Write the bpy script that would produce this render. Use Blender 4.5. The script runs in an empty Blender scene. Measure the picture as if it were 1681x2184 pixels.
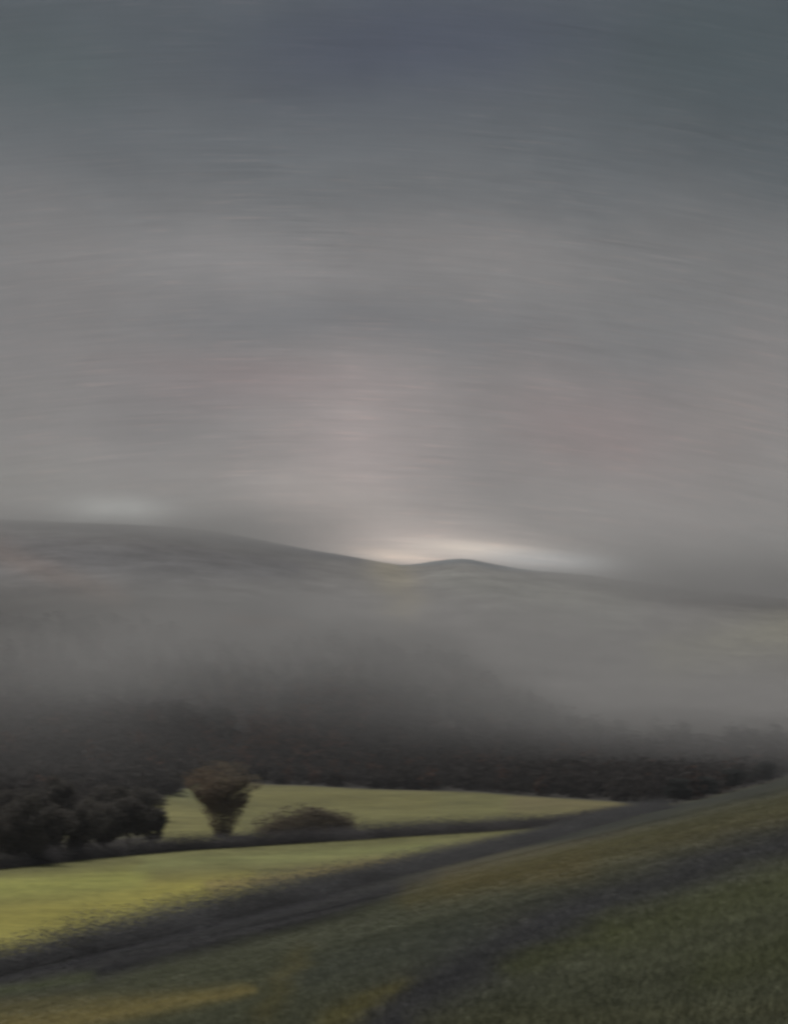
import bpy, math, random
import numpy as np
rng = np.random.default_rng(7); random.seed(7)
R = math.radians
sc = bpy.context.scene
COL = sc.collection

# ------------------------------------------------------------------ camera, light, exposure
F, CX, HY = 3000.0, 840.5, 1560.0        # focal length and eye level in units of a 1681 x 2184 frame
CZ = 32.0                                # eye height above the valley floor (m)
cam = bpy.data.objects.new("camera", bpy.data.cameras.new("camera")); COL.objects.link(cam)
cam.location = (0, 0, CZ); cam.rotation_euler = (R(90), 0, 0)
cam.data.sensor_fit = 'VERTICAL'; cam.data.sensor_height = 36; cam.data.lens = 36*F/2184
cam.data.shift_y = (HY-1092)/2184
cam.data.clip_start = .1; cam.data.clip_end = 30000
cam.data.dof.use_dof = True; cam.data.dof.focus_distance = 4.0
cam.data.dof.aperture_fstop = 8; cam.data.dof.aperture_ratio = 0.3
sc.camera = cam
EXPO = 1.0
sc.view_settings.view_transform = 'Standard'; sc.view_settings.look = 'None'
sc.view_settings.exposure = EXPO; sc.view_settings.gamma = 1
sc.cycles.use_denoising = True
sc.cycles.volume_bounces = 0; sc.cycles.max_bounces = 8; sc.cycles.diffuse_bounces = 4; sc.cycles.transmission_bounces = 4
sc.cycles.volume_max_steps = 128

def lin(c):
    c = np.asarray(c, float)/255.
    return np.where(c <= .04045, c/12.92, ((c+.055)/1.055)**2.4)

class NT:
    """small helper for writing node trees"""
    def __init__(s, nt): s.nt = nt; nt.nodes.clear()
    def n(s, t, **kw):
        o = s.nt.nodes.new(t)
        for k, v in kw.items(): setattr(o, k, v)
        return o
    def l(s, a, b): s.nt.links.new(a, b)
    def put(s, v, sock):
        if isinstance(v, bpy.types.NodeSocket): s.l(v, sock)
        else: sock.default_value = v
    def m(s, op, a, b=0., c=None, clamp=False):
        o = s.n('ShaderNodeMath', operation=op, use_clamp=clamp)
        s.put(a, o.inputs[0]); s.put(b, o.inputs[1])
        if c is not None: s.put(c, o.inputs[2])
        return o.outputs[0]
    def mix(s, f, a, b, bt='MIX'):
        o = s.n('ShaderNodeMix', data_type='RGBA', blend_type=bt)
        for v, i in ((f, 0), (a, 6), (b, 7)): s.put(v, o.inputs[i])
        return o.outputs[2]
    def noise(s, vec, scale, detail=4, rough=.55, dist=0.):
        o = s.n('ShaderNodeTexNoise'); s.l(vec, o.inputs['Vector'])
        o.inputs['Scale'].default_value = scale; o.inputs['Detail'].default_value = detail
        o.inputs['Roughness'].default_value = rough; o.inputs['Distortion'].default_value = dist
        return o.outputs['Fac']
    def mapping(s, vec, scale=(1, 1, 1), rot=(0, 0, 0), loc=(0, 0, 0)):
        o = s.n('ShaderNodeMapping'); s.l(vec, o.inputs[0])
        o.inputs['Location'].default_value = loc; o.inputs['Rotation'].default_value = rot; o.inputs['Scale'].default_value = scale
        return o.outputs[0]
    def gauss(s, vec, c, sig, rot=0.):
        a = s.n('ShaderNodeVectorMath', operation='SUBTRACT'); s.l(vec, a.inputs[0]); a.inputs[1].default_value = c
        v = a.outputs[0]
        if rot: v = s.mapping(v, rot=(0, 0, rot))
        b = s.n('ShaderNodeVectorMath', operation='DIVIDE'); s.l(v, b.inputs[0]); b.inputs[1].default_value = sig
        d = s.n('ShaderNodeVectorMath', operation='DOT_PRODUCT'); s.l(b.outputs[0], d.inputs[0]); s.l(b.outputs[0], d.inputs[1])
        return s.m('EXPONENT', s.m('MULTIPLY', d.outputs['Value'], -1.))

# ------------------------------------------------------------------ sky (cloud deck over a Nishita sky) and sun
SUN_EL, SUN_AZ = R(52), R(-50)           # azimuth from +Y, negative = left
def azel(px, py): 
    u, v = (px-CX)/F, (HY-py)/F
    return math.atan(u), math.atan2(v, math.hypot(1, u))
world = bpy.data.worlds.new("World"); sc.world = world; world.use_nodes = True
W = NT(world.node_tree)
tc = W.n('ShaderNodeTexCoord'); sep = W.n('ShaderNodeSeparateXYZ'); W.l(tc.outputs['Generated'], sep.inputs[0])
az = W.m('ARCTAN2', sep.outputs[0], sep.outputs[1])
el = W.m('ARCSINE', sep.outputs[2])
comb = W.n('ShaderNodeCombineXYZ'); W.l(az, comb.inputs[0]); W.l(el, comb.inputs[1])
P = comb.outputs[0]
# slow wander so that no patch of cloud has a drawn outline
wob = W.n('ShaderNodeTexNoise'); W.l(P, wob.inputs['Vector']); wob.inputs['Scale'].default_value = 9; wob.inputs['Detail'].default_value = 5
wo = W.n('ShaderNodeVectorMath', operation='MULTIPLY_ADD'); W.l(wob.outputs['Color'], wo.inputs[0])
wo.inputs[1].default_value = (.09, .035, 0); W.l(P, wo.inputs[2])
wo2 = W.n('ShaderNodeVectorMath', operation='SUBTRACT'); W.l(wo.outputs[0], wo2.inputs[0]); wo2.inputs[1].default_value = (.045, .0175, 0)
PW = wo2.outputs[0]
SKY = .92
def skyc(c): return tuple(lin(np.array(c)+((4.5, 3, 1.5) if min(c) > 112 else (-1, 0, 0)))/2**EXPO*SKY) + (1,)
ramp = W.n('ShaderNodeValToRGB'); ramp.color_ramp.interpolation = 'B_SPLINE'
sepw = W.n('ShaderNodeSeparateXYZ'); W.l(PW, sepw.inputs[0])
E0, E1 = 0., R(90)
W.l(W.m('DIVIDE', sepw.outputs[1], E1), ramp.inputs[0])
stops = [(1500, (120, 120, 119)), (1250, (135, 134, 132)), (1100, (138, 136, 134)), (900, (131, 128, 128)), (700, (122, 122, 123)),
         (520, (118, 119, 120)), (330, (102, 105, 108)), (150, (84, 89, 94)), (0, (76, 83, 89))]
el_ = ramp.color_ramp.elements
while len(el_) > 1: el_.remove(el_[-1])
for i, (py, c) in enumerate(stops):
    p = azel(CX, py)[1]/E1
    e = el_[0] if i == 0 else el_.new(p)
    e.position = p; e.color = skyc(c)
e = el_.new(.62); e.color = skyc((120, 124, 130)); e = el_.new(1.); e.color = skyc((150, 153, 158))
col = ramp.outputs[0]
blobs = [  # px, py, half-width, half-height, colour, strength, tilt
    (850, 110, 330, 110, (73, 78, 93), .8, 0), (1080, 60, 260, 70, (72, 77, 90), .6, 0), (90, 150, 200, 110, (77, 87, 89), .7, 0),
    (1560, 120, 280, 190, (66, 77, 81), .8, 0), (1640, 330, 160, 160, (74, 82, 86), .7, 0), (1250, 330, 300, 110, (92, 97, 101), .45, .1),
    (580, 560, 360, 70, (138, 137, 138), .7, 0), (1050, 530, 300, 60, (130, 128, 128), .55, .12), (120, 560, 110, 150, (124, 122, 122), .4, 0),
    (720, 690, 460, 55, (112, 113, 116), .65, .03), (420, 300, 380, 60, (101, 105, 109), .5, 0), (900, 410, 500, 40, (104, 106, 108), .5, .06), (250, 640, 200, 40, (128, 126, 126), .4, 0), (60, 860, 120, 80, (122, 122, 121), .4, 0),
    (1500, 600, 260, 120, (114, 116, 117), .6, .12), (1400, 740, 160, 110, (114, 116, 118), .6, 0), (350, 900, 180, 80, (122, 121, 122), .5, 0),
    (520, 830, 260, 50, (131, 124, 126), .5, 0), (1260, 920, 230, 110, (137, 125, 125), .7, .15), (560, 800, 260, 40, (136, 124, 125), .5, .05), (980, 950, 90, 110, (126, 124, 124), .5, 0),
    (760, 960, 180, 160, (166, 156, 155), .8, 0), (730, 1085, 220, 80, (172, 164, 160), .8, .1), (1560, 880, 110, 130, (133, 127, 125), .5, 0),
    (1430, 1130, 330, 80, (133, 129, 128), .6, .05), (240, 1096, 110, 26, (248, 252, 248), .97, 0), (80, 1040, 140, 60, (127, 127, 124), .5, 0),
    (880, 1150, 260, 52, (178, 168, 163), .8, .1), (860, 1165, 170, 40, (198, 186, 180), .8, .1), (850, 1186, 100, 15, (240, 222, 206), .97, .1), (1010, 1172, 140, 18, (242, 228, 214), .97, .08),
    (1190, 1198, 160, 19, (208, 210, 210), .85, .1), (1620, 1190, 120, 60, (122, 122, 121), .5, 0), (1500, 1225, 130, 30, (124, 126, 126), .5, .1),
    (30, 1130, 120, 30, (112, 114, 114), .5, 0)]
for px, py, sx, sy, c, a, t in blobs:
    A, B = azel(px, py)
    g = W.gauss(PW if sy > 40 else P, (A, B, 0), (sx/F, sy/F, 1), t)
    col = W.mix(W.m('MULTIPLY', g, a), col, skyc(c))
# wisps: fine fibres drawn out by the wind, arching over to the right
azs = W.m('SUBTRACT', az, -.06)
arch = W.m('MULTIPLY_ADD', W.m('MULTIPLY', azs, azs), .42, el)
cb = W.n('ShaderNodeCombineXYZ'); W.l(az, cb.inputs[0]); W.l(arch, cb.inputs[1])
f1 = W.noise(W.mapping(cb.outputs[0], (13, 640, 1)), 1., 3, .75, .8)
f2 = W.noise(W.mapping(cb.outputs[0], (6, 190, 1)), 1., 5, .62, 1.2)
f3 = W.noise(W.mapping(cb.outputs[0], (4, 9, 1)), 2., 6, .6, .6)
f4 = W.noise(W.mapping(cb.outputs[0], (22, 620, 1), loc=(3, 7, 1)), 1., 3, .7, .2)
k = W.m('ADD', W.m('MULTIPLY_ADD', f1, .44, 1-.22), W.m('MULTIPLY_ADD', f2, .20, -.10))
k = W.m('ADD', k, W.m('MULTIPLY_ADD', f3, .34, -.17))
vs = W.n('ShaderNodeVectorMath', operation='SCALE'); W.l(col, vs.inputs[0]); W.l(k, vs.inputs['Scale'])
# pinkish light caught on some fibres
pk = W.m('MULTIPLY', W.m('SMOOTH_MIN', W.m('MULTIPLY', W.m('SUBTRACT', f4, .55, clamp=True), 8., clamp=True), 1., .1), .5)
col = W.mix(pk, vs.outputs[0], W.mix(1., vs.outputs[0], (1.42, 1.26, 1.2, 1), 'MULTIPLY'))
sky = W.n('ShaderNodeTexSky', sky_type='NISHITA', sun_disc=False, sun_elevation=SUN_EL, sun_rotation=SUN_AZ, air_density=1., dust_density=3.)
skyb = W.n('ShaderNodeVectorMath', operation='SCALE'); W.l(sky.outputs[0], skyb.inputs[0]); skyb.inputs['Scale'].default_value = 1.
CLOUD = .99                              # share of the sky covered by the cloud deck
c10 = W.n('ShaderNodeVectorMath', operation='SCALE'); W.l(col, c10.inputs[0]); c10.inputs['Scale'].default_value = 10.
bg = W.n('ShaderNodeBackground'); bg.inputs['Strength'].default_value = .1
W.l(W.mix(CLOUD, skyb.outputs[0], c10.outputs[0]), bg.inputs[0])
wout = W.n('ShaderNodeOutputWorld'); W.l(bg.outputs[0], wout.inputs[0])

sun = bpy.data.objects.new("sun", bpy.data.lights.new("sun", 'SUN')); COL.objects.link(sun)
sun.data.energy = 1.5; sun.data.angle = R(25); sun.data.color = (1, .96, .9)
sun.rotation_euler = (R(90)-SUN_EL, 0, -SUN_AZ+math.pi)
sun.location = (0, -20, 200)

# ------------------------------------------------------------------ helpers
def tag(o, label=None, cat=None, group=None, kind=None):
    if label: o['label'] = label
    if cat: o['category'] = cat
    if group: o['group'] = group
    if kind: o['kind'] = kind
    return o
def mesh(name, V, Fc, mat, cols=None, smooth=False, parent=None):
    """V (n,3), Fc (m,3 or 4) -> one mesh object, with a point colour attribute 'tint'"""
    V = np.asarray(V, np.float32); Fc = np.asarray(Fc, np.int32)
    me = bpy.data.meshes.new(name); k = Fc.shape[1]
    me.vertices.add(len(V)); me.vertices.foreach_set('co', V.ravel())
    me.loops.add(Fc.size); me.loops.foreach_set('vertex_index', Fc.ravel())
    me.polygons.add(len(Fc)); me.polygons.foreach_set('loop_start', np.arange(len(Fc), dtype=np.int32)*k)
    me.polygons.foreach_set('loop_total', np.full(len(Fc), k, np.int32))
    if smooth: me.polygons.foreach_set('use_smooth', np.ones(len(Fc), bool))
    me.update(calc_edges=True)
    if cols is not None:
        a = me.color_attributes.new('tint', 'FLOAT_COLOR', 'POINT')
        a.data.foreach_set('color', np.concatenate([cols, np.ones((len(V), 1))], 1).astype(np.float32).ravel())
    me.materials.append(mat)
    o = bpy.data.objects.new(name, me); COL.objects.link(o); o.parent = parent
    return o
def at(px, py, y):
    return np.array([(px-CX)/F*y, y, CZ+(HY-py)/F*y])
def px_of(x, y, z): return CX+F*x/y, HY-F*(z-CZ)/y
def sstep(t): t = np.clip(t, 0, 1); return t*t*(3-2*t)
def vnoise(x, y, s, seed=0):
    """smooth value noise in -1..1"""
    x = np.asarray(x, float)/s; y = np.asarray(y, float)/s
    xi, yi = np.floor(x), np.floor(y); fx, fy = x-xi, y-yi
    fx = fx*fx*(3-2*fx); fy = fy*fy*(3-2*fy)
    def h(a, b): 
        v = np.sin(a*127.1+b*311.7+seed*74.7)*43758.5453
        return (v-np.floor(v))*2-1
    return (h(xi, yi)*(1-fx)+h(xi+1, yi)*fx)*(1-fy)+(h(xi, yi+1)*(1-fx)+h(xi+1, yi+1)*fx)*fy
def fbm(x, y, s, n=4, seed=0):
    return sum(vnoise(x, y, s/2**i, seed+i)*.55**i for i in range(n))

# ------------------------------------------------------------------ terrain
RD = np.array([(-900, 1060), (-300, 1085), (0, 1105), (240, 1113), (450, 1130), (640, 1166), (760, 1186), (860, 1203), (920, 1195), (955, 1189), (1000, 1188), (1045, 1198),
               (1120, 1212), (1250, 1222), (1400, 1243), (1681, 1275), (2000, 1300), (2800, 1290)], float)
HX = (RD[:, 0]-CX)/F*2380; HH = ((HY-RD[:, 1])/F*2380+32)/.963
gx = np.linspace(HX[0], HX[-1], 600); gh = np.interp(gx, HX, HH)
ker = np.exp(-np.linspace(-2, 2, 15)**2); gh = np.convolve(np.pad(gh, 7, 'edge'), ker/ker.sum(), 'valid')
def ground_z(x, y):
    x = np.asarray(x, float); y = np.asarray(y, float)
    pl = 30.3-.103*y+.25*x
    pl = pl+.35*vnoise(x, y, 23, 3)*np.clip(np.hypot(x, y)/40, 0, 1)+1.1*vnoise(x, y, 70, 4)*np.clip(np.hypot(x, y)/150, 0, 1)
    pl = 110*np.tanh(pl/110)
    t = (y-850)/1750
    h = np.interp(x, gx, gh)
    s = sstep(t)-.55*sstep((y-2600)/1800)
    v = h*s + fbm(x, y, 260, 4, 9)*7*sstep((y-800)/600)*(1-.8*sstep((y-1900)/400)) + .7*vnoise(x, y, 90, 1)
    v = v+26*sstep((y-430)/500)*sstep((-x-70)/120)*(1-sstep((y-1500)/700))
    k = 3.
    return k*np.logaddexp(pl/k, v/k)

# colours of the ground: (bearing, drop) position of each colour patch: sward, plus shade painted into dark strips
def alb(c, e=1.): return lin(c)*ALB*e
ALB = 1.15; FGE = 1.05
def seg_d(px, py, pts, wy):
    """distance to a polyline measured in its own half-thickness; wy may vary along it"""
    best = np.full(px.shape, 1e9)
    for i in range(len(pts)-1):
        (x0, y0), (x1, y1) = pts[i], pts[i+1]
        dx, dy = x1-x0, y1-y0
        t = np.clip(((px-x0)*dx+(py-y0)*dy)/(dx*dx+dy*dy), 0, 1)
        w = wy[i]+(wy[i+1]-wy[i])*t
        best = np.minimum(best, np.hypot(px-x0-t*dx, py-y0-t*dy)/w)
    return best
def over(c, a, col): return c*(1-a[:, None])+np.asarray(col)[None]*a[:, None]
def ground_col(x, y, z):
    yy = np.maximum(y, 2.)
    px, py = px_of(x, yy, z)
    px = np.clip(px, -2500, 4200); py = np.clip(py, 900, 4000)
    n1 = fbm(x, y, 30, 4, 21); n2 = fbm(x, y, 140, 4, 33); nn = fbm(x, y, 6, 3, 5)
    wx = px+18*fbm(x/np.maximum(y, 5)*1000, py*3, 120, 3, 8); wy_ = py+9*fbm(x/np.maximum(y, 5)*1000, py*3, 160, 3, 12)
    c = np.tile(alb((64, 66, 54), FGE), (len(x), 1))
    soft = lambda d: np.exp(-d**2*.9)
    # foreground slope
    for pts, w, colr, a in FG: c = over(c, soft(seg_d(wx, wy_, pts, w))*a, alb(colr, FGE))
    # valley fields
    pl = 30.3-.103*y+.25*x
    fld = sstep((-pl+.6)/1.6)*sstep((y-60)/40)
    f = np.tile(alb((93, 92, 60)), (len(x), 1))
    for pts, w, colr, a in VF: f = over(f, soft(seg_d(wx, wy_, pts, w))*a, alb(colr))
    c = c*(1-fld[:, None])+f*fld[:, None]
    # wooded ground, then moor
    wd = sstep((y-wood_front(x)+25)/40)*fld
    c = over(c, wd, alb((50, 48, 46)))
    mo = sstep((y-wood_back(x))/260)*sstep((y-1000)/120)
    m = np.tile(alb((109, 107, 106)), (len(x), 1))
    for pts, w, colr, a in MR: m = over(m, soft(seg_d(wx, wy_, pts, w))*a, alb(colr))
    c = c*(1-mo[:, None])+m*mo[:, None]
    return c*(1+.10*n1+.08*n2+.08*nn)[:, None].clip(.5, 1.6)
FG = [
    ([(-300, 2150), (0, 2085), (200, 2035), (400, 1985), (600, 1934), (800, 1880), (1000, 1832), (1200, 1782), (1400, 1733)], [34, 32, 30, 28, 26, 20, 12, 9, 6], (34, 34, 37), .97),  # this strip and the next paint hedge-foot shade into the slope colour
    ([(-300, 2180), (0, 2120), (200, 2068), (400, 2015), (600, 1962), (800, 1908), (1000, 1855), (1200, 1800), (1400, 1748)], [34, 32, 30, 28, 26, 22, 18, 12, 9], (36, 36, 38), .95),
    ([(880, 1915), (1120, 1850), (1400, 1790), (1700, 1730)], [26, 46, 50, 40], (72, 69, 50), .8),
    ([(960, 1890), (1250, 1850)], [26, 30], (77, 71, 48), .5),
    ([(1350, 1760), (1750, 1680)], [24, 34], (66, 65, 50), .7),
    ([(780, 2230), (1000, 2060), (1200, 1965), (1400, 1895), (1560, 1830), (1720, 1790)], [74, 70, 62, 54, 50, 44], (50, 50, 53), .9),  # soft shadow strip across the slope, painted as ground colour
    ([(650, 2080), (1000, 1985)], [50, 40], (57, 60, 55), .6),
    ([(1330, 1990), (1700, 1880)], [44, 50], (66, 69, 49), .6),
    ([(1080, 2070), (1300, 1990)], [26, 26], (66, 69, 47), .6),
    ([(1500, 2080), (1700, 2040)], [40, 50], (64, 67, 48), .6),
    ([(-50, 2200), (250, 2150), (520, 2110)], [44, 28, 14], (100, 92, 60), .7),
    ([(-50, 2130), (200, 2080)], [20, 14], (66, 70, 52), .7),
    ([(560, 2170), (640, 2040)], [26, 26], (76, 72, 48), .5),
    ([(700, 2190), (860, 2110)], [26, 20], (86, 82, 50), .6),
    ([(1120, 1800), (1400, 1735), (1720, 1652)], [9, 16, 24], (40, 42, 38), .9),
    ([(900, 2200), (1700, 2170)], [30, 30], (66, 66, 50), .5),
]
VF = [
    ([(-300, 1852), (0, 1826), (200, 1804), (325, 1790)], [30, 26, 22, 10], (46, 44, 42), 1.),
    ([(-300, 2000), (40, 1970), (330, 1915), (520, 1880)], [80, 66, 40, 20], (122, 117, 58), .9),
    ([(-200, 1905), (300, 1875)], [26, 24], (122, 124, 66), .8),
    ([(300, 1845), (1000, 1800)], [16, 12], (104, 107, 68), .8),
    ([(450, 1895), (900, 1835)], [16, 14], (114, 104, 66), .8),
    ([(950, 1815), (1150, 1790)], [16, 14], (102, 98, 70), .8),
    ([(340, 1740), (480, 1770)], [40, 26], (108, 105, 67), .7),
    ([(300, 1690), (420, 1690)], [20, 20], (98, 102, 74), .6),
    ([(560, 1700), (900, 1710)], [24, 24], (97, 94, 59), .7),
    ([(1100, 1712), (1420, 1722)], [20, 16], (92, 85, 62), .7),
    ([(560, 1665), (1000, 1682)], [7, 8], (84, 74, 68), .7),
]
MR = [
    ([(-400, 1080), (0, 1105), (240, 1115), (450, 1133), (640, 1168), (760, 1190)], [24, 22, 20, 18, 14, 8], (86, 87, 91), .9),
    ([(0, 1180), (600, 1210)], [60, 40], (88, 88, 91), .9),
    ([(300, 1300), (600, 1330)], [80, 60], (88, 89, 90), .8),
    ([(0, 1170), (250, 1290)], [30, 30], (118, 105, 99), .5),
    ([(830, 1215), (850, 1300)], [50, 40], (142, 134, 112), .7),
    ([(950, 1240), (1300, 1300)], [40, 60], (118, 119, 114), .7),
    ([(470, 1330), (640, 1345)], [10, 10], (124, 102, 92), .6),
    ([(1430, 1400), (1681, 1350)], [50, 60], (128, 126, 108), .7),
    ([(850, 1203), (940, 1198), (985, 1192), (1050, 1207), (1260, 1228)], [7, 7, 7, 7, 7], (92, 100, 106), .7),
]
WF = np.array([(px, 96000/(py-HY)) for px, py in ((-900, 1850), (0, 1835), (250, 1800), (352, 1785), (345, 1720), (310, 1668), (650, 1675), (1000, 1690), (1300, 1712), (1400, 1725), (1700, 1725))])
WFx = (WF[:, 0]-CX)/F*WF[:, 1]
o_ = np.array([0, 1, 2, 3, 4, 5, 6, 7, 8, 9, 10])
def wood_front(x):
    # y of the lower edge of the wood; on the left the edge comes forward in a bluff
    right = np.interp(x, [-175, -53, 39, 97, 109, 400], [880, 835, 738, 632, 582, 560])
    leftf = np.interp(x, [-600, -98, -79, -68], [330, 349, 400, 417])
    bl = sstep((x+100-.0*x)/1)*0
    return np.where(x < -104, leftf, right)
def wood_back(x):
    return np.interp(x, [-700, -330, -160, -60, 60, 110, 170, 700], [1560, 1500, 1440, 1560, 1500, 1330, 1160, 1060])

# polar sheet of ground, fine where the view looks and coarse behind
th = np.unique(np.concatenate([np.linspace(-180, -40, 36), np.linspace(-40, -19, 40), np.linspace(-19, 19, 520), np.linspace(19, 40, 40), np.linspace(40, 180, 36)]))[:-1]
rr = np.concatenate([[.6], np.geomspace(2, 60, 110)[:-1], np.geomspace(60, 2700, 560), np.geomspace(2800, 14000, 20)])
TH, RR = np.meshgrid(np.radians(th), rr)
X = (RR*np.sin(TH)).ravel(); Y = (RR*np.cos(TH)).ravel(); Z = ground_z(X, Y)
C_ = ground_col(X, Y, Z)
nt_, nr_ = len(th), len(rr)
ii, jj = np.meshgrid(np.arange(nr_-1), np.arange(nt_), indexing='ij')
a0 = ii*nt_+jj; a1 = ii*nt_+(jj+1) % nt_
Q = np.stack([a0, a1, a1+nt_, a0+nt_], -1).reshape(-1, 4)[:, ::-1]
capc = len(X); X = np.append(X, 0); Y = np.append(Y, 0); Z = np.append(Z, ground_z(0, 0)); C_ = np.vstack([C_, C_[0]])
Vt = np.stack([X, Y, Z], 1)

def ground_material(name, sc1):
    m = bpy.data.materials.new(name); m.use_nodes = True; N = NT(m.node_tree)
    at_ = N.n('ShaderNodeAttribute', attribute_name='tint'); tcn = N.n('ShaderNodeTexCoord'); O = tcn.outputs['Object']
    Om = N.mapping(O, (.5, 1., 1.), (0, 0, R(-12)))
    a = N.noise(Om, 1.6*sc1, 6, .7, .3); b = N.noise(Om, .23*sc1, 5, .65); c = N.noise(Om, .035*sc1, 4, .6)
    k = N.m('ADD', N.m('MULTIPLY_ADD', a, 1.3, -.65), N.m('MULTIPLY_ADD', b, 1.0, -.5))
    k = N.m('ADD', N.m('ADD', k, N.m('MULTIPLY_ADD', c, .5, -.25)), 1.)
    k = N.m('MAXIMUM', k, .25)
    v = N.n('ShaderNodeVectorMath', operation='SCALE'); N.l(at_.outputs['Color'], v.inputs[0]); N.l(k, v.inputs['Scale'])
    straw = N.m('MULTIPLY', N.m('MULTIPLY', N.m('SUBTRACT', N.noise(Om, 3.1*sc1, 3, .7), .58, clamp=True), 8., clamp=True), .35)
    colr = N.mix(straw, v.outputs[0], N.mix(1., v.outputs[0], (1.9, 1.5, 1.0, 1), 'MULTIPLY'))
    p = N.n('ShaderNodeBsdfPrincipled'); N.l(colr, p.inputs['Base Color']); p.inputs['Roughness'].default_value = .95
    p.inputs['Specular IOR Level'].default_value = .1
    bp = N.n('ShaderNodeBump'); bp.inputs['Strength'].default_value = .5; bp.inputs['Distance'].default_value = .25; N.l(a, bp.inputs['Height']); N.l(bp.outputs[0], p.inputs['Normal'])
    N.l(p.outputs[0], N.n('ShaderNodeOutputMaterial').inputs[0])
    return m
def leaf_material(name):
    m = bpy.data.materials.new(name); m.use_nodes = True; N = NT(m.node_tree)
    at_ = N.n('ShaderNodeAttribute', attribute_name='tint'); tcn = N.n('ShaderNodeTexCoord')
    k = N.m('MULTIPLY_ADD', N.noise(tcn.outputs['Object'], .9, 3, .6), .9, .55)
    v = N.n('ShaderNodeVectorMath', operation='SCALE'); N.l(at_.outputs['Color'], v.inputs[0]); N.l(k, v.inputs['Scale'])
    p = N.n('ShaderNodeBsdfPrincipled'); N.l(v.outputs[0], p.inputs['Base Color']); p.inputs['Roughness'].default_value = .85
    p.inputs['Specular IOR Level'].default_value = .15
    tr = N.n('ShaderNodeBsdfTranslucent'); N.l(v.outputs[0], tr.inputs['Color'])
    ms = N.n('ShaderNodeMixShader'); ms.inputs[0].default_value = .4; N.l(p.outputs[0], ms.inputs[1]); N.l(tr.outputs[0], ms.inputs[2])
    N.l(ms.outputs[0], N.n('ShaderNodeOutputMaterial').inputs[0])
    return m
def bark_material():
    m = bpy.data.materials.new('bark'); m.use_nodes = True; N = NT(m.node_tree); tcn = N.n('ShaderNodeTexCoord')
    k = N.noise(N.mapping(tcn.outputs['Object'], (3, 3, .5)), 2., 5, .6)
    c = N.mix(k, (.03, .024, .02, 1), (.10, .085, .07, 1))
    p = N.n('ShaderNodeBsdfPrincipled'); N.l(c, p.inputs['Base Color']); p.inputs['Roughness'].default_value = .9
    bp = N.n('ShaderNodeBump'); bp.inputs['Distance'].default_value = .05; N.l(k, bp.inputs['Height']); N.l(bp.outputs[0], p.inputs['Normal'])
    N.l(p.outputs[0], N.n('ShaderNodeOutputMaterial').inputs[0])
    return m
M_fg = ground_material('meadow_turf', 1.0); M_field = ground_material('pasture_turf', .45); M_hill = ground_material('moor_turf', .10)
M_leaf = leaf_material('foliage'); M_bark = bark_material()

qx = X[Q].mean(1); qy = Y[Q].mean(1)
plq = 30.3-.103*qy+.25*qx
inval = (plq < 0) & (qy > 60)
def hedge2_y(x): return np.interp(x, [-400, -93, -56, -6, 71, 120], [300, 331, 384, 446, 519, 560])
r_hill = inval & (qy > wood_front(qx))
r_near = inval & ~r_hill & (qy < hedge2_y(qx))
r_far = inval & ~r_hill & ~r_near
r_fg = ~inval
def region(name, mask, mat, cap=False):
    q = Q[mask]
    u, inv = np.unique(q, return_inverse=True); Fq = inv.reshape(q.shape)
    V = Vt[u]; c = C_[u]
    return mesh(name, V, Fq, mat, c, smooth=True)
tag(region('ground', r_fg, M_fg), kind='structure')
tag(region('near_field', r_near, M_field), kind='structure')
tag(region('far_field', r_far, M_field), kind='structure')
tag(region('hills', r_hill, M_hill), kind='structure')

# ------------------------------------------------------------------ foliage
def leaf_quads(P, size, aspect=1.5, flat=0.):
    n = len(P); size = np.broadcast_to(size, (n,))
    a = rng.normal(size=(n, 3)); a[:, 2] *= 1-flat*.7; a /= np.linalg.norm(a, axis=1)[:, None]
    b = rng.normal(size=(n, 3)); b -= (a*b).sum(1)[:, None]*a; b /= np.linalg.norm(b, axis=1)[:, None]
    a = a*(size*aspect*.5)[:, None]; b = b*(size*.5)[:, None]
    V = np.stack([P-a, P-b*1., P+a, P+b], 1).reshape(-1, 3)
    return V, np.arange(4*n).reshape(n, 4)
def crown_points(n, rx, ry, rz, lumps=9, hollow=.35, shape='round'):
    """leaf positions in clumps spread through the crown's volume; centre at origin"""
    d = rng.normal(size=(lumps, 3)); d /= np.linalg.norm(d, axis=1)[:, None]
    c = d*rng.uniform(.35, .78, lumps)[:, None]; rad = rng.uniform(.22, .46, lumps)
    k = rng.integers(0, lumps, n)
    e = rng.normal(size=(n, 3)); e /= np.linalg.norm(e, axis=1)[:, None]
    P = c[k]+e*(rad[k]*rng.uniform(.45, 1.12, n)**.6)[:, None]
    return P*np.array([rx, ry, rz]), k
def tube(pts, radii, sides=8):
    pts = np.array(pts, float); V = []; Fq = []
    for i, (p, r) in enumerate(zip(pts, radii)):
        d = pts[min(i+1, len(pts)-1)]-pts[max(i-1, 0)]; d /= np.linalg.norm(d)
        s = np.cross(d, [0, 1, .1]); s /= np.linalg.norm(s); t = np.cross(d, s)
        for j in range(sides):
            q = 2*math.pi*j/sides; V.append(p+r*(math.cos(q)*s+math.sin(q)*t))
        if i:
            for j in range(sides):
                A = (i-1)*sides+j; B = (i-1)*sides+(j+1) % sides
                Fq.append((A, B, B+sides, A+sides))
    return np.array(V), np.array(Fq)
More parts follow.
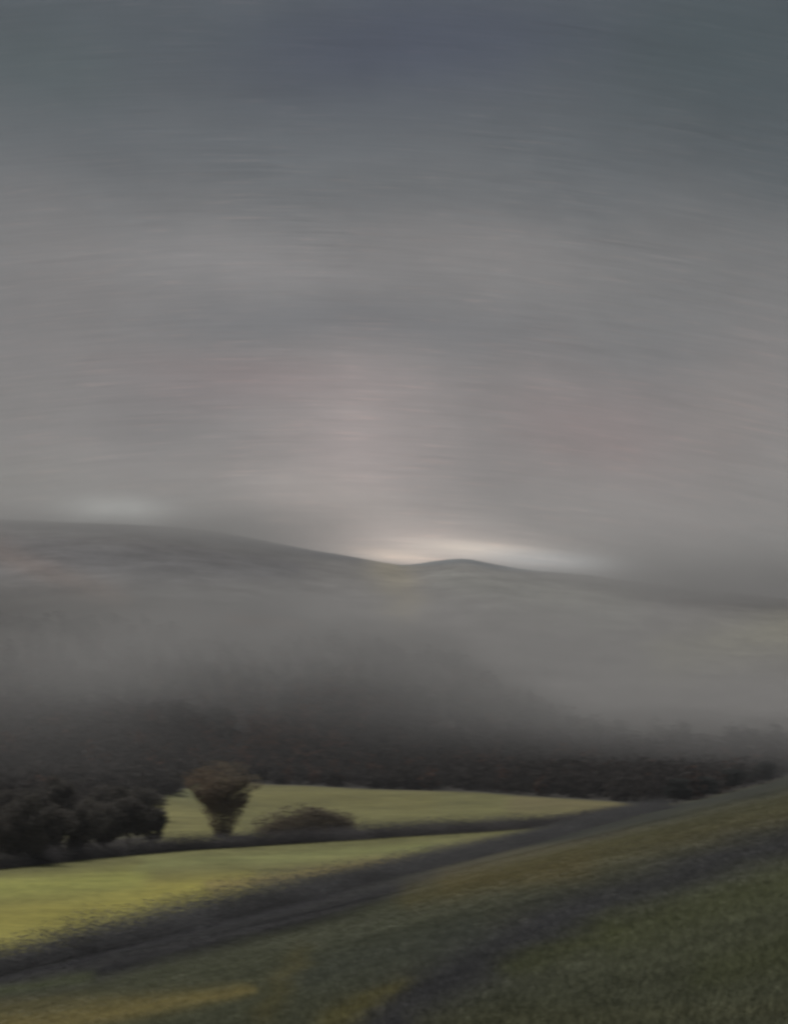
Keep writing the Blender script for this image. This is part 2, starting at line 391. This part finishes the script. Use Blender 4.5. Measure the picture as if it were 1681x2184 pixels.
def trunk_mesh(h, r, limbs, parent):
    V, Fq = tube([(0, 0, -.4), (.1*r, 0, h*.2), (r*.3, 0, h*.5), (-r*.2, r*.3, h*.8), (0, 0, h)], [r*1.35, r, r*.75, r*.45, r*.12], 10)
    Vs, Fs, n = [V], [Fq], len(V)
    for i in range(limbs):
        q = rng.uniform(0, 2*math.pi); z0 = h*rng.uniform(.28, .7); L = h*rng.uniform(.25, .42)
        dx, dy = math.cos(q), math.sin(q)
        v, f = tube([(0, 0, z0), (dx*L*.35, dy*L*.35, z0+L*.25), (dx*L*.8, dy*L*.8, z0+L*.75)], [r*.4, r*.25, r*.06], 6)
        Vs.append(v); Fs.append(f+n); n += len(v)
    return mesh('trunk', np.vstack(Vs), np.vstack(Fs), M_bark, smooth=True, parent=parent)
def tree(name, x, y, h, rx, label, cat='tree', group=None, base=(.036, .036, .028), n=2600, crown_lo=.18, leaf=.55, lean=0., mixc=None, taper=0., lumps=16, foot=0):
    z = float(ground_z(x, y))
    t = bpy.data.objects.new(name, None); COL.objects.link(t); t.location = (x, y, z); tag(t, label, cat, group)
    trunk_mesh(h*.86, max(.12, h*.022), 7, t)
    rz = h*(1-crown_lo)/2; P, k = crown_points(n, rx, rx*.9, rz, lumps)
    f = (P[:, 2]/rz+1)/2
    if taper: P[:, :2] *= (1-taper+taper*np.clip(f, 0, 1.05)**.65*1.16)[:, None]
    P[:, 0] += lean*P[:, 2]; P[:, 2] += h*crown_lo+rz
    if foot:
        q = rng.uniform(0, 2*math.pi, foot); zf = rng.uniform(0, .5, foot); rf = rx*(.18+.95*zf)*rng.uniform(0, 1, foot)**.5
        P = np.vstack([P, np.stack([rf*np.cos(q), rf*np.sin(q), zf*h], 1)]); k = np.append(k, rng.integers(0, lumps, foot)); n += foot
    V, Fq = leaf_quads(P, rng.uniform(.6, 1.3, n)*leaf)
    cl = np.array(base)*(rng.uniform(.8, 1.2, n)*(1+.15*np.sin(k*2.4)))[:, None]
    if mixc is not None:
        w = mixc[1](P/np.array([rx, rx, h])); cl = cl*(1-w[:, None])+np.array(mixc[0])*rng.uniform(.7, 1.3, n)[:, None]*w[:, None]
    mesh('crown', V, Fq, M_leaf, np.repeat(cl, 4, 0), parent=t)
    return t

# the two field hedges and their rougher neighbours
def hedge(name, pts, h, w, label, n, base, leaf=.7, cat='hedge'):
    pts = np.array(pts, float); seg = np.hypot(*np.diff(pts, axis=0).T); s = np.append(0, np.cumsum(seg))
    u = rng.uniform(0, s[-1], n); x = np.interp(u, s, pts[:, 0]); y = np.interp(u, s, pts[:, 1])
    hs = np.interp(u, s, np.broadcast_to(h, len(pts))); ws = np.interp(u, s, np.broadcast_to(w, len(pts)))
    hs = hs*(1+.16*vnoise(u, u*0, 17, 3)+.10*vnoise(u, u*0, 4, 5))
    r = np.abs(rng.normal(size=n))*.62; r = np.where(r > 1.5, rng.uniform(0, 1.2, n), r); q = rng.uniform(0, math.pi, n)
    ox, oz = r*np.cos(q)*ws, (np.abs(np.sin(q))*r*.75)*hs
    i = np.clip(np.searchsorted(s, u)-1, 0, len(seg)-1); dx = np.diff(pts, axis=0)[i]/seg[i][:, None]
    x = x-dx[:, 1]*ox+rng.normal(size=n)*.6; y = y+dx[:, 0]*ox+rng.normal(size=n)*.6
    V, Fq = leaf_quads(np.stack([x, y, ground_z(x, y)+.1+oz], 1), rng.uniform(.6, 1.4, n)*leaf)
    cl = np.array(base)*(rng.uniform(.6, 1.5, n)*(1+.3*vnoise(u, u*0, 7, 8)))[:, None]
    return tag(mesh(name, V, Fq, M_leaf, np.repeat(cl, 4, 0)), label, cat)
def junction(px, off=0.):
    u = (px-CX)/F; y = 30.3/(.103-.25*u)+off; return (u*y, y)
hp = [junction(p, -4) for p in (-160, 0, 200, 400, 600, 800, 1000, 1150, 1300, 1400)]
hedge('hedge', hp, [4.4, 4.8, 5.4, 5.6, 5.2, 4.4, 3.6, 3.4, 4.0, 5], [5, 5, 6, 8, 9, 10, 10, 9, 9, 9],
      'broad dark hedge curving along the near edge of the bright yellow field', 420000, (.115, .115, .118), .15)
h2 = [((p-CX)/F*96000/(q-HY), 96000/(q-HY)) for p, q in ((-160, 1862), (0, 1852), (200, 1829), (400, 1812), (600, 1800), (800, 1788), (1000, 1776), (1200, 1762), (1330, 1750))]
hedge('hedge', h2, [4, 4, 4.2, 4, 4.2, 4.6, 4.6, 4.4, 4.4], [3, 3, 3, 3, 4, 6, 8, 8, 8],
      'thin dark hedge running between the bright yellow field and the farther field', 200000, (.095, .090, .094), .22)

# lone tree in the far field
rust = ((.19, .13, .09), lambda p: np.clip(.55-p[:, 0]*.5-np.abs(p[:, 2]-.55)*.6, 0, 1)*.8)
yT = 96000/(1786-HY)
tree('broadleaf_tree', (476-CX)/F*yT, yT, 22, 13, 'lone russet and green tree standing in the far field, narrow foot and wide crown', base=(.20, .172, .13), n=9000, leaf=.5, taper=.9, mixc=rust, crown_lo=.14, lumps=26, foot=2200)
# low bush on the far field
yB = 96000/(1776-HY)
def bush(px, py, rx, h, label, base, n=5000, group=None):
    y = 96000/(py-HY); x = (px-CX)/F*y; z = float(ground_z(x, y))
    t = bpy.data.objects.new('bush', None); COL.objects.link(t); t.location = (x, y, z); tag(t, label, 'bush', group)
    V, Fq = tube([(0, 0, -.3), (.1, 0, h*.3), (-.1, .1, h*.7)], [.35, .25, .08]); mesh('stem', V, Fq, M_bark, parent=t)
    P, k = crown_points(n, rx*1.1, rx*.6, h*.72, 70); P[:, 2] = np.abs(P[:, 2])+.1
    V, Fq = leaf_quads(P, rng.uniform(.6, 1.3, n)*.5)
    cl = np.array(base)*(rng.uniform(.65, 1.4, n)*(1+.25*np.sin(k*2.1)))[:, None]
    mesh('foliage', V, Fq, M_leaf, np.repeat(cl, 4, 0), parent=t)
bush(668, 1783, 16, 12.5, 'wide low brown bush in the far field, right of the lone tree', (.16, .135, .10), 16000)

# dark clump at the left end of the far field: front trees one by one
spots = [(-40, 1846, 15, 7, 'outermost dark tree of the clump, cut by the left frame edge'),
 (45, 1842, 17, 8, 'tall dark tree nearest the left edge, above the left end of the thin hedge'),
 (110, 1832, 14, 7, 'second dark tree from the left in the front row of the clump'),
 (165, 1824, 16, 7.5, 'third dark tree from the left in the front row of the clump'),
 (225, 1815, 13, 7, 'fourth dark tree from the left in the front row of the clump'),
 (275, 1806, 15, 7, 'dark tree second from the right end of the clump, next to its rounded end tree'),
 (318, 1800, 11.5, 6, 'small rounded dark tree at the right end of the clump, bordering the far field'),
 (20, 1790, 18, 9, 'dark tree in the back row of the clump, farthest left'),
 (130, 1780, 19, 9, 'dark tree in the back row of the clump, second from the left and tallest'),
 (235, 1770, 17, 8, 'dark tree in the back row of the clump, third from the left'),
 (300, 1752, 14, 8, 'rightmost dark tree in the back row of the clump, beside the far field')]
for px, py, h, r, lab in spots:
    y = 96000/(py-HY); tree('broadleaf_tree', (px-CX)/F*y, y, h, r, lab, group='trees of the dark clump beside the far field', base=(.092, .085, .077), n=4200, leaf=.6, crown_lo=.0)
# dark trees where the near slope meets the wood on the right
for px, off, h, r, lab in [(1440, 8, 10, 7, 'leftmost and smallest dark tree in the row at the top of the near slope'), (1500, 5, 11, 8, 'second dark tree from the left in the row at the top of the near slope'),
        (1560, 3, 13, 10, 'middle dark tree in the row at the top of the near slope'), (1625, 0, 13, 11, 'broad dark tree fourth from the left at the top of the near slope'),
        (1690, -10, 12, 11, 'dark tree at the top of the near slope, cut by the right frame edge')]:
    x, y = junction(px, off)
    tree('broadleaf_tree', x, y, h, r, lab, group='dark trees at the top of the near slope', base=(.05, .055, .053), n=2600, leaf=.8, crown_lo=.05)

# the wood on the lower hillside
def wood():
    xs = rng.uniform(-700, 620, 30000); ys = rng.uniform(330, 1650, 30000)
    wf, wb = wood_front(xs), wood_back(xs)
    keep = (ys > wf+8) & (30.3-.103*ys+.25*xs < -1) & (np.abs(xs) < ys*.34+40)
    dens = 1-sstep((ys-wb+180)/330)
    dens *= np.clip(1.1-.35*(ys-wf)/500, .35, 1)
    dens[dens < .15] = 0
    keep &= rng.uniform(size=len(xs)) < dens*.75
    # front rows stay closed
    xs, ys = xs[keep], ys[keep]
    wf = wood_front(xs)
    n = len(xs); h = rng.uniform(9, 16, n)*np.where(ys-wf < 60, .8, 1.); r = h*rng.uniform(.36, .5, n)
    print('wood trees', n)
    m = np.where(ys < 500, 150, 80)
    idx = np.repeat(np.arange(n), m); N = len(idx)
    e = rng.normal(size=(N, 3)); e /= np.linalg.norm(e, axis=1)[:, None]; e *= (rng.uniform(.3, 1.1, N)**.5)[:, None]
    wob = 1+.3*np.sin(e[:, 0]*5+idx)*np.cos(e[:, 2]*6+idx*.7)
    P = np.stack([xs[idx]+e[:, 0]*r[idx]*wob, ys[idx]+e[:, 1]*r[idx]*wob, ground_z(xs, ys)[idx]+h[idx]*.5+e[:, 2]*h[idx]*.5*wob], 1)
    V, Fq = leaf_quads(P, rng.uniform(.7, 1.5, N)*np.where(ys[idx] < 500, .8, 1.35))
    c0 = np.array((.040, .036, .034))[None]*rng.uniform(.7, 1.35, n)[:, None]
    rs = (rng.uniform(size=n) < np.clip(.5*np.exp(-((xs+85)/45)**2-((ys-1150)/250)**2)+.05, 0, 1))
    c0[rs] = np.array((.085, .052, .040))
    cl = c0[idx]*rng.uniform(.7, 1.4, N)[:, None]
    tag(mesh('wood', V, Fq, M_leaf, np.repeat(cl, 4, 0)), 'dark wood covering the lower hillside under the mist', 'wood', kind='stuff')
wood()

# tussocks on the near slope
def tufts(name, n, r0, r1, hgt, keepf, label, cat, tint=1., spread=.16, dark=None):
    a = np.radians(rng.uniform(-19, 19, n)); r = np.exp(rng.uniform(math.log(r0), math.log(r1), n))
    x, y = r*np.sin(a), r*np.cos(a); kp = (30.3-.103*y+.25*x > .5); x, y = x[kp], y[kp]
    z = ground_z(x, y); px, py = px_of(x, y, z); kp = keepf(px, py) > rng.uniform(size=len(px)); x, y, z = x[kp], y[kp], z[kp]
    B = 6; n = len(x); idx = np.repeat(np.arange(n), B); N = len(idx)
    s = np.clip(np.hypot(x, y)/60, .6, 1.6)[idx]
    bx = x[idx]+rng.normal(size=N)*spread*s; by = y[idx]+rng.normal(size=N)*spread*s; bz = ground_z(bx, by)-.03
    q = rng.uniform(0, 2*math.pi, N); w = .012*s*rng.uniform(.7, 1.6, N)*2; h = hgt*rng.uniform(.4, 1.2, N)
    lx, ly = rng.normal(size=N)*.4*h+.12*h, rng.normal(size=N)*.4*h
    A = np.stack([bx-w*np.cos(q), by-w*np.sin(q), bz], 1); Bv = np.stack([bx+w*np.cos(q), by+w*np.sin(q), bz], 1); T = np.stack([bx+lx, by+ly, bz+h], 1)
    V = np.stack([A, Bv, T], 1).reshape(-1, 3)
    c = ground_col(x, y, z) if dark is None else np.tile(np.array(dark), (n, 1))
    c = c*rng.uniform(.75, 1.35, n)[:, None]*tint; c = c[idx]*rng.uniform(.8, 1.3, N)[:, None]
    tag(mesh(name, V, np.arange(3*N).reshape(N, 3), M_leaf, np.repeat(c, 3, 0)), label, cat, kind='stuff')
tufts('grass', 90000, 12, 260, .16, lambda a, b: np.ones(len(a)), 'short rough grass all over the near slope', 'grass', tint=2.3)

# ------------------------------------------------------------------ mist over the hillside, haze over everything
def box(name, lo, hi):
    lo, hi = np.array(lo, float), np.array(hi, float)
    V = np.array([[(lo, hi)[i][0], (lo, hi)[j][1], (lo, hi)[k][2]] for i in (0, 1) for j in (0, 1) for k in (0, 1)])
    Fq = np.array([(0, 1, 3, 2), (4, 6, 7, 5), (0, 4, 5, 1), (2, 3, 7, 6), (0, 2, 6, 4), (1, 5, 7, 3)])
    m = bpy.data.materials.new(name); m.use_nodes = True
    return mesh(name, V, Fq, m), NT(m.node_tree)
puffs = [ # px, py, distance, half sizes (m) x y z, optical depth through the middle
    (1360, 1480, 900, (110, 90, 26), .7),
    (1120, 1420, 1080, (140, 130, 52), .6),
    (700, 1400, 1350, (200, 120, 36), .2),
    (200, 1420, 900, (90, 80, 26), .25),
    (1700, 1500, 850, (90, 90, 34), .8),
    (1230, 1350, 1250, (170, 120, 40), .6),
    (850, 1300, 1650, (170, 110, 30), .5),
    (560, 1350, 1300, (150, 110, 40), .7),
    (200, 1340, 1100, (120, 110, 36), .6),
    (400, 1450, 1100, (120, 80, 28), .35),
    (80, 1570, 480, (70, 60, 16), .16),
    (60, 1480, 750, (60, 80, 24), .3),
    (100, 1160, 2150, (330, 130, 40), 1.2),
    (120, 1116, 2280, (330, 110, 38), 1.3),
    (500, 1142, 2200, (160, 120, 38), 1.5),
    (1580, 1250, 2150, (250, 130, 58), 3.2),
]
mist, N = box('mist', (-1500, 450, -8), (1500, 2700, 640))
tcn = N.n('ShaderNodeTexCoord'); O = tcn.outputs['Object']; tot = None
for px, py, D, s, tau in puffs:
    c = at(px, py, D); g = N.m('MULTIPLY', N.gauss(O, tuple(c), s), tau/(s[1]*1.77))
    tot = g if tot is None else N.m('ADD', tot, g)
nz = N.m('MAXIMUM', N.m('MULTIPLY_ADD', N.noise(N.mapping(O, (1, 1, 2.2)), .006, 3, .55), 2.6, -.3), .1)
pv = N.n('ShaderNodeVolumePrincipled'); pv.inputs['Color'].default_value = (.66, .655, .65, 1); pv.inputs['Anisotropy'].default_value = .0
N.l(N.m('MULTIPLY', tot, nz), pv.inputs['Density'])
N.l(pv.outputs[0], N.n('ShaderNodeOutputMaterial').inputs['Volume'])
tag(mist, 'soft grey mist lying over the wood and the hillside', 'mist', kind='stuff')
bpy.data.materials['mist'].cycles.volume_step_rate = 1.0
haze, N = box('haze', (-15000, -15000, float(Z.min())-1), (15000, 15000, 660))
pv = N.n('ShaderNodeVolumePrincipled'); pv.inputs['Color'].default_value = (.94, .96, 1, 1); pv.inputs['Density'].default_value = .00006
N.l(pv.outputs[0], N.n('ShaderNodeOutputMaterial').inputs['Volume'])
tag(haze, 'thin grey haze filling the air over the whole valley', 'haze', kind='stuff')
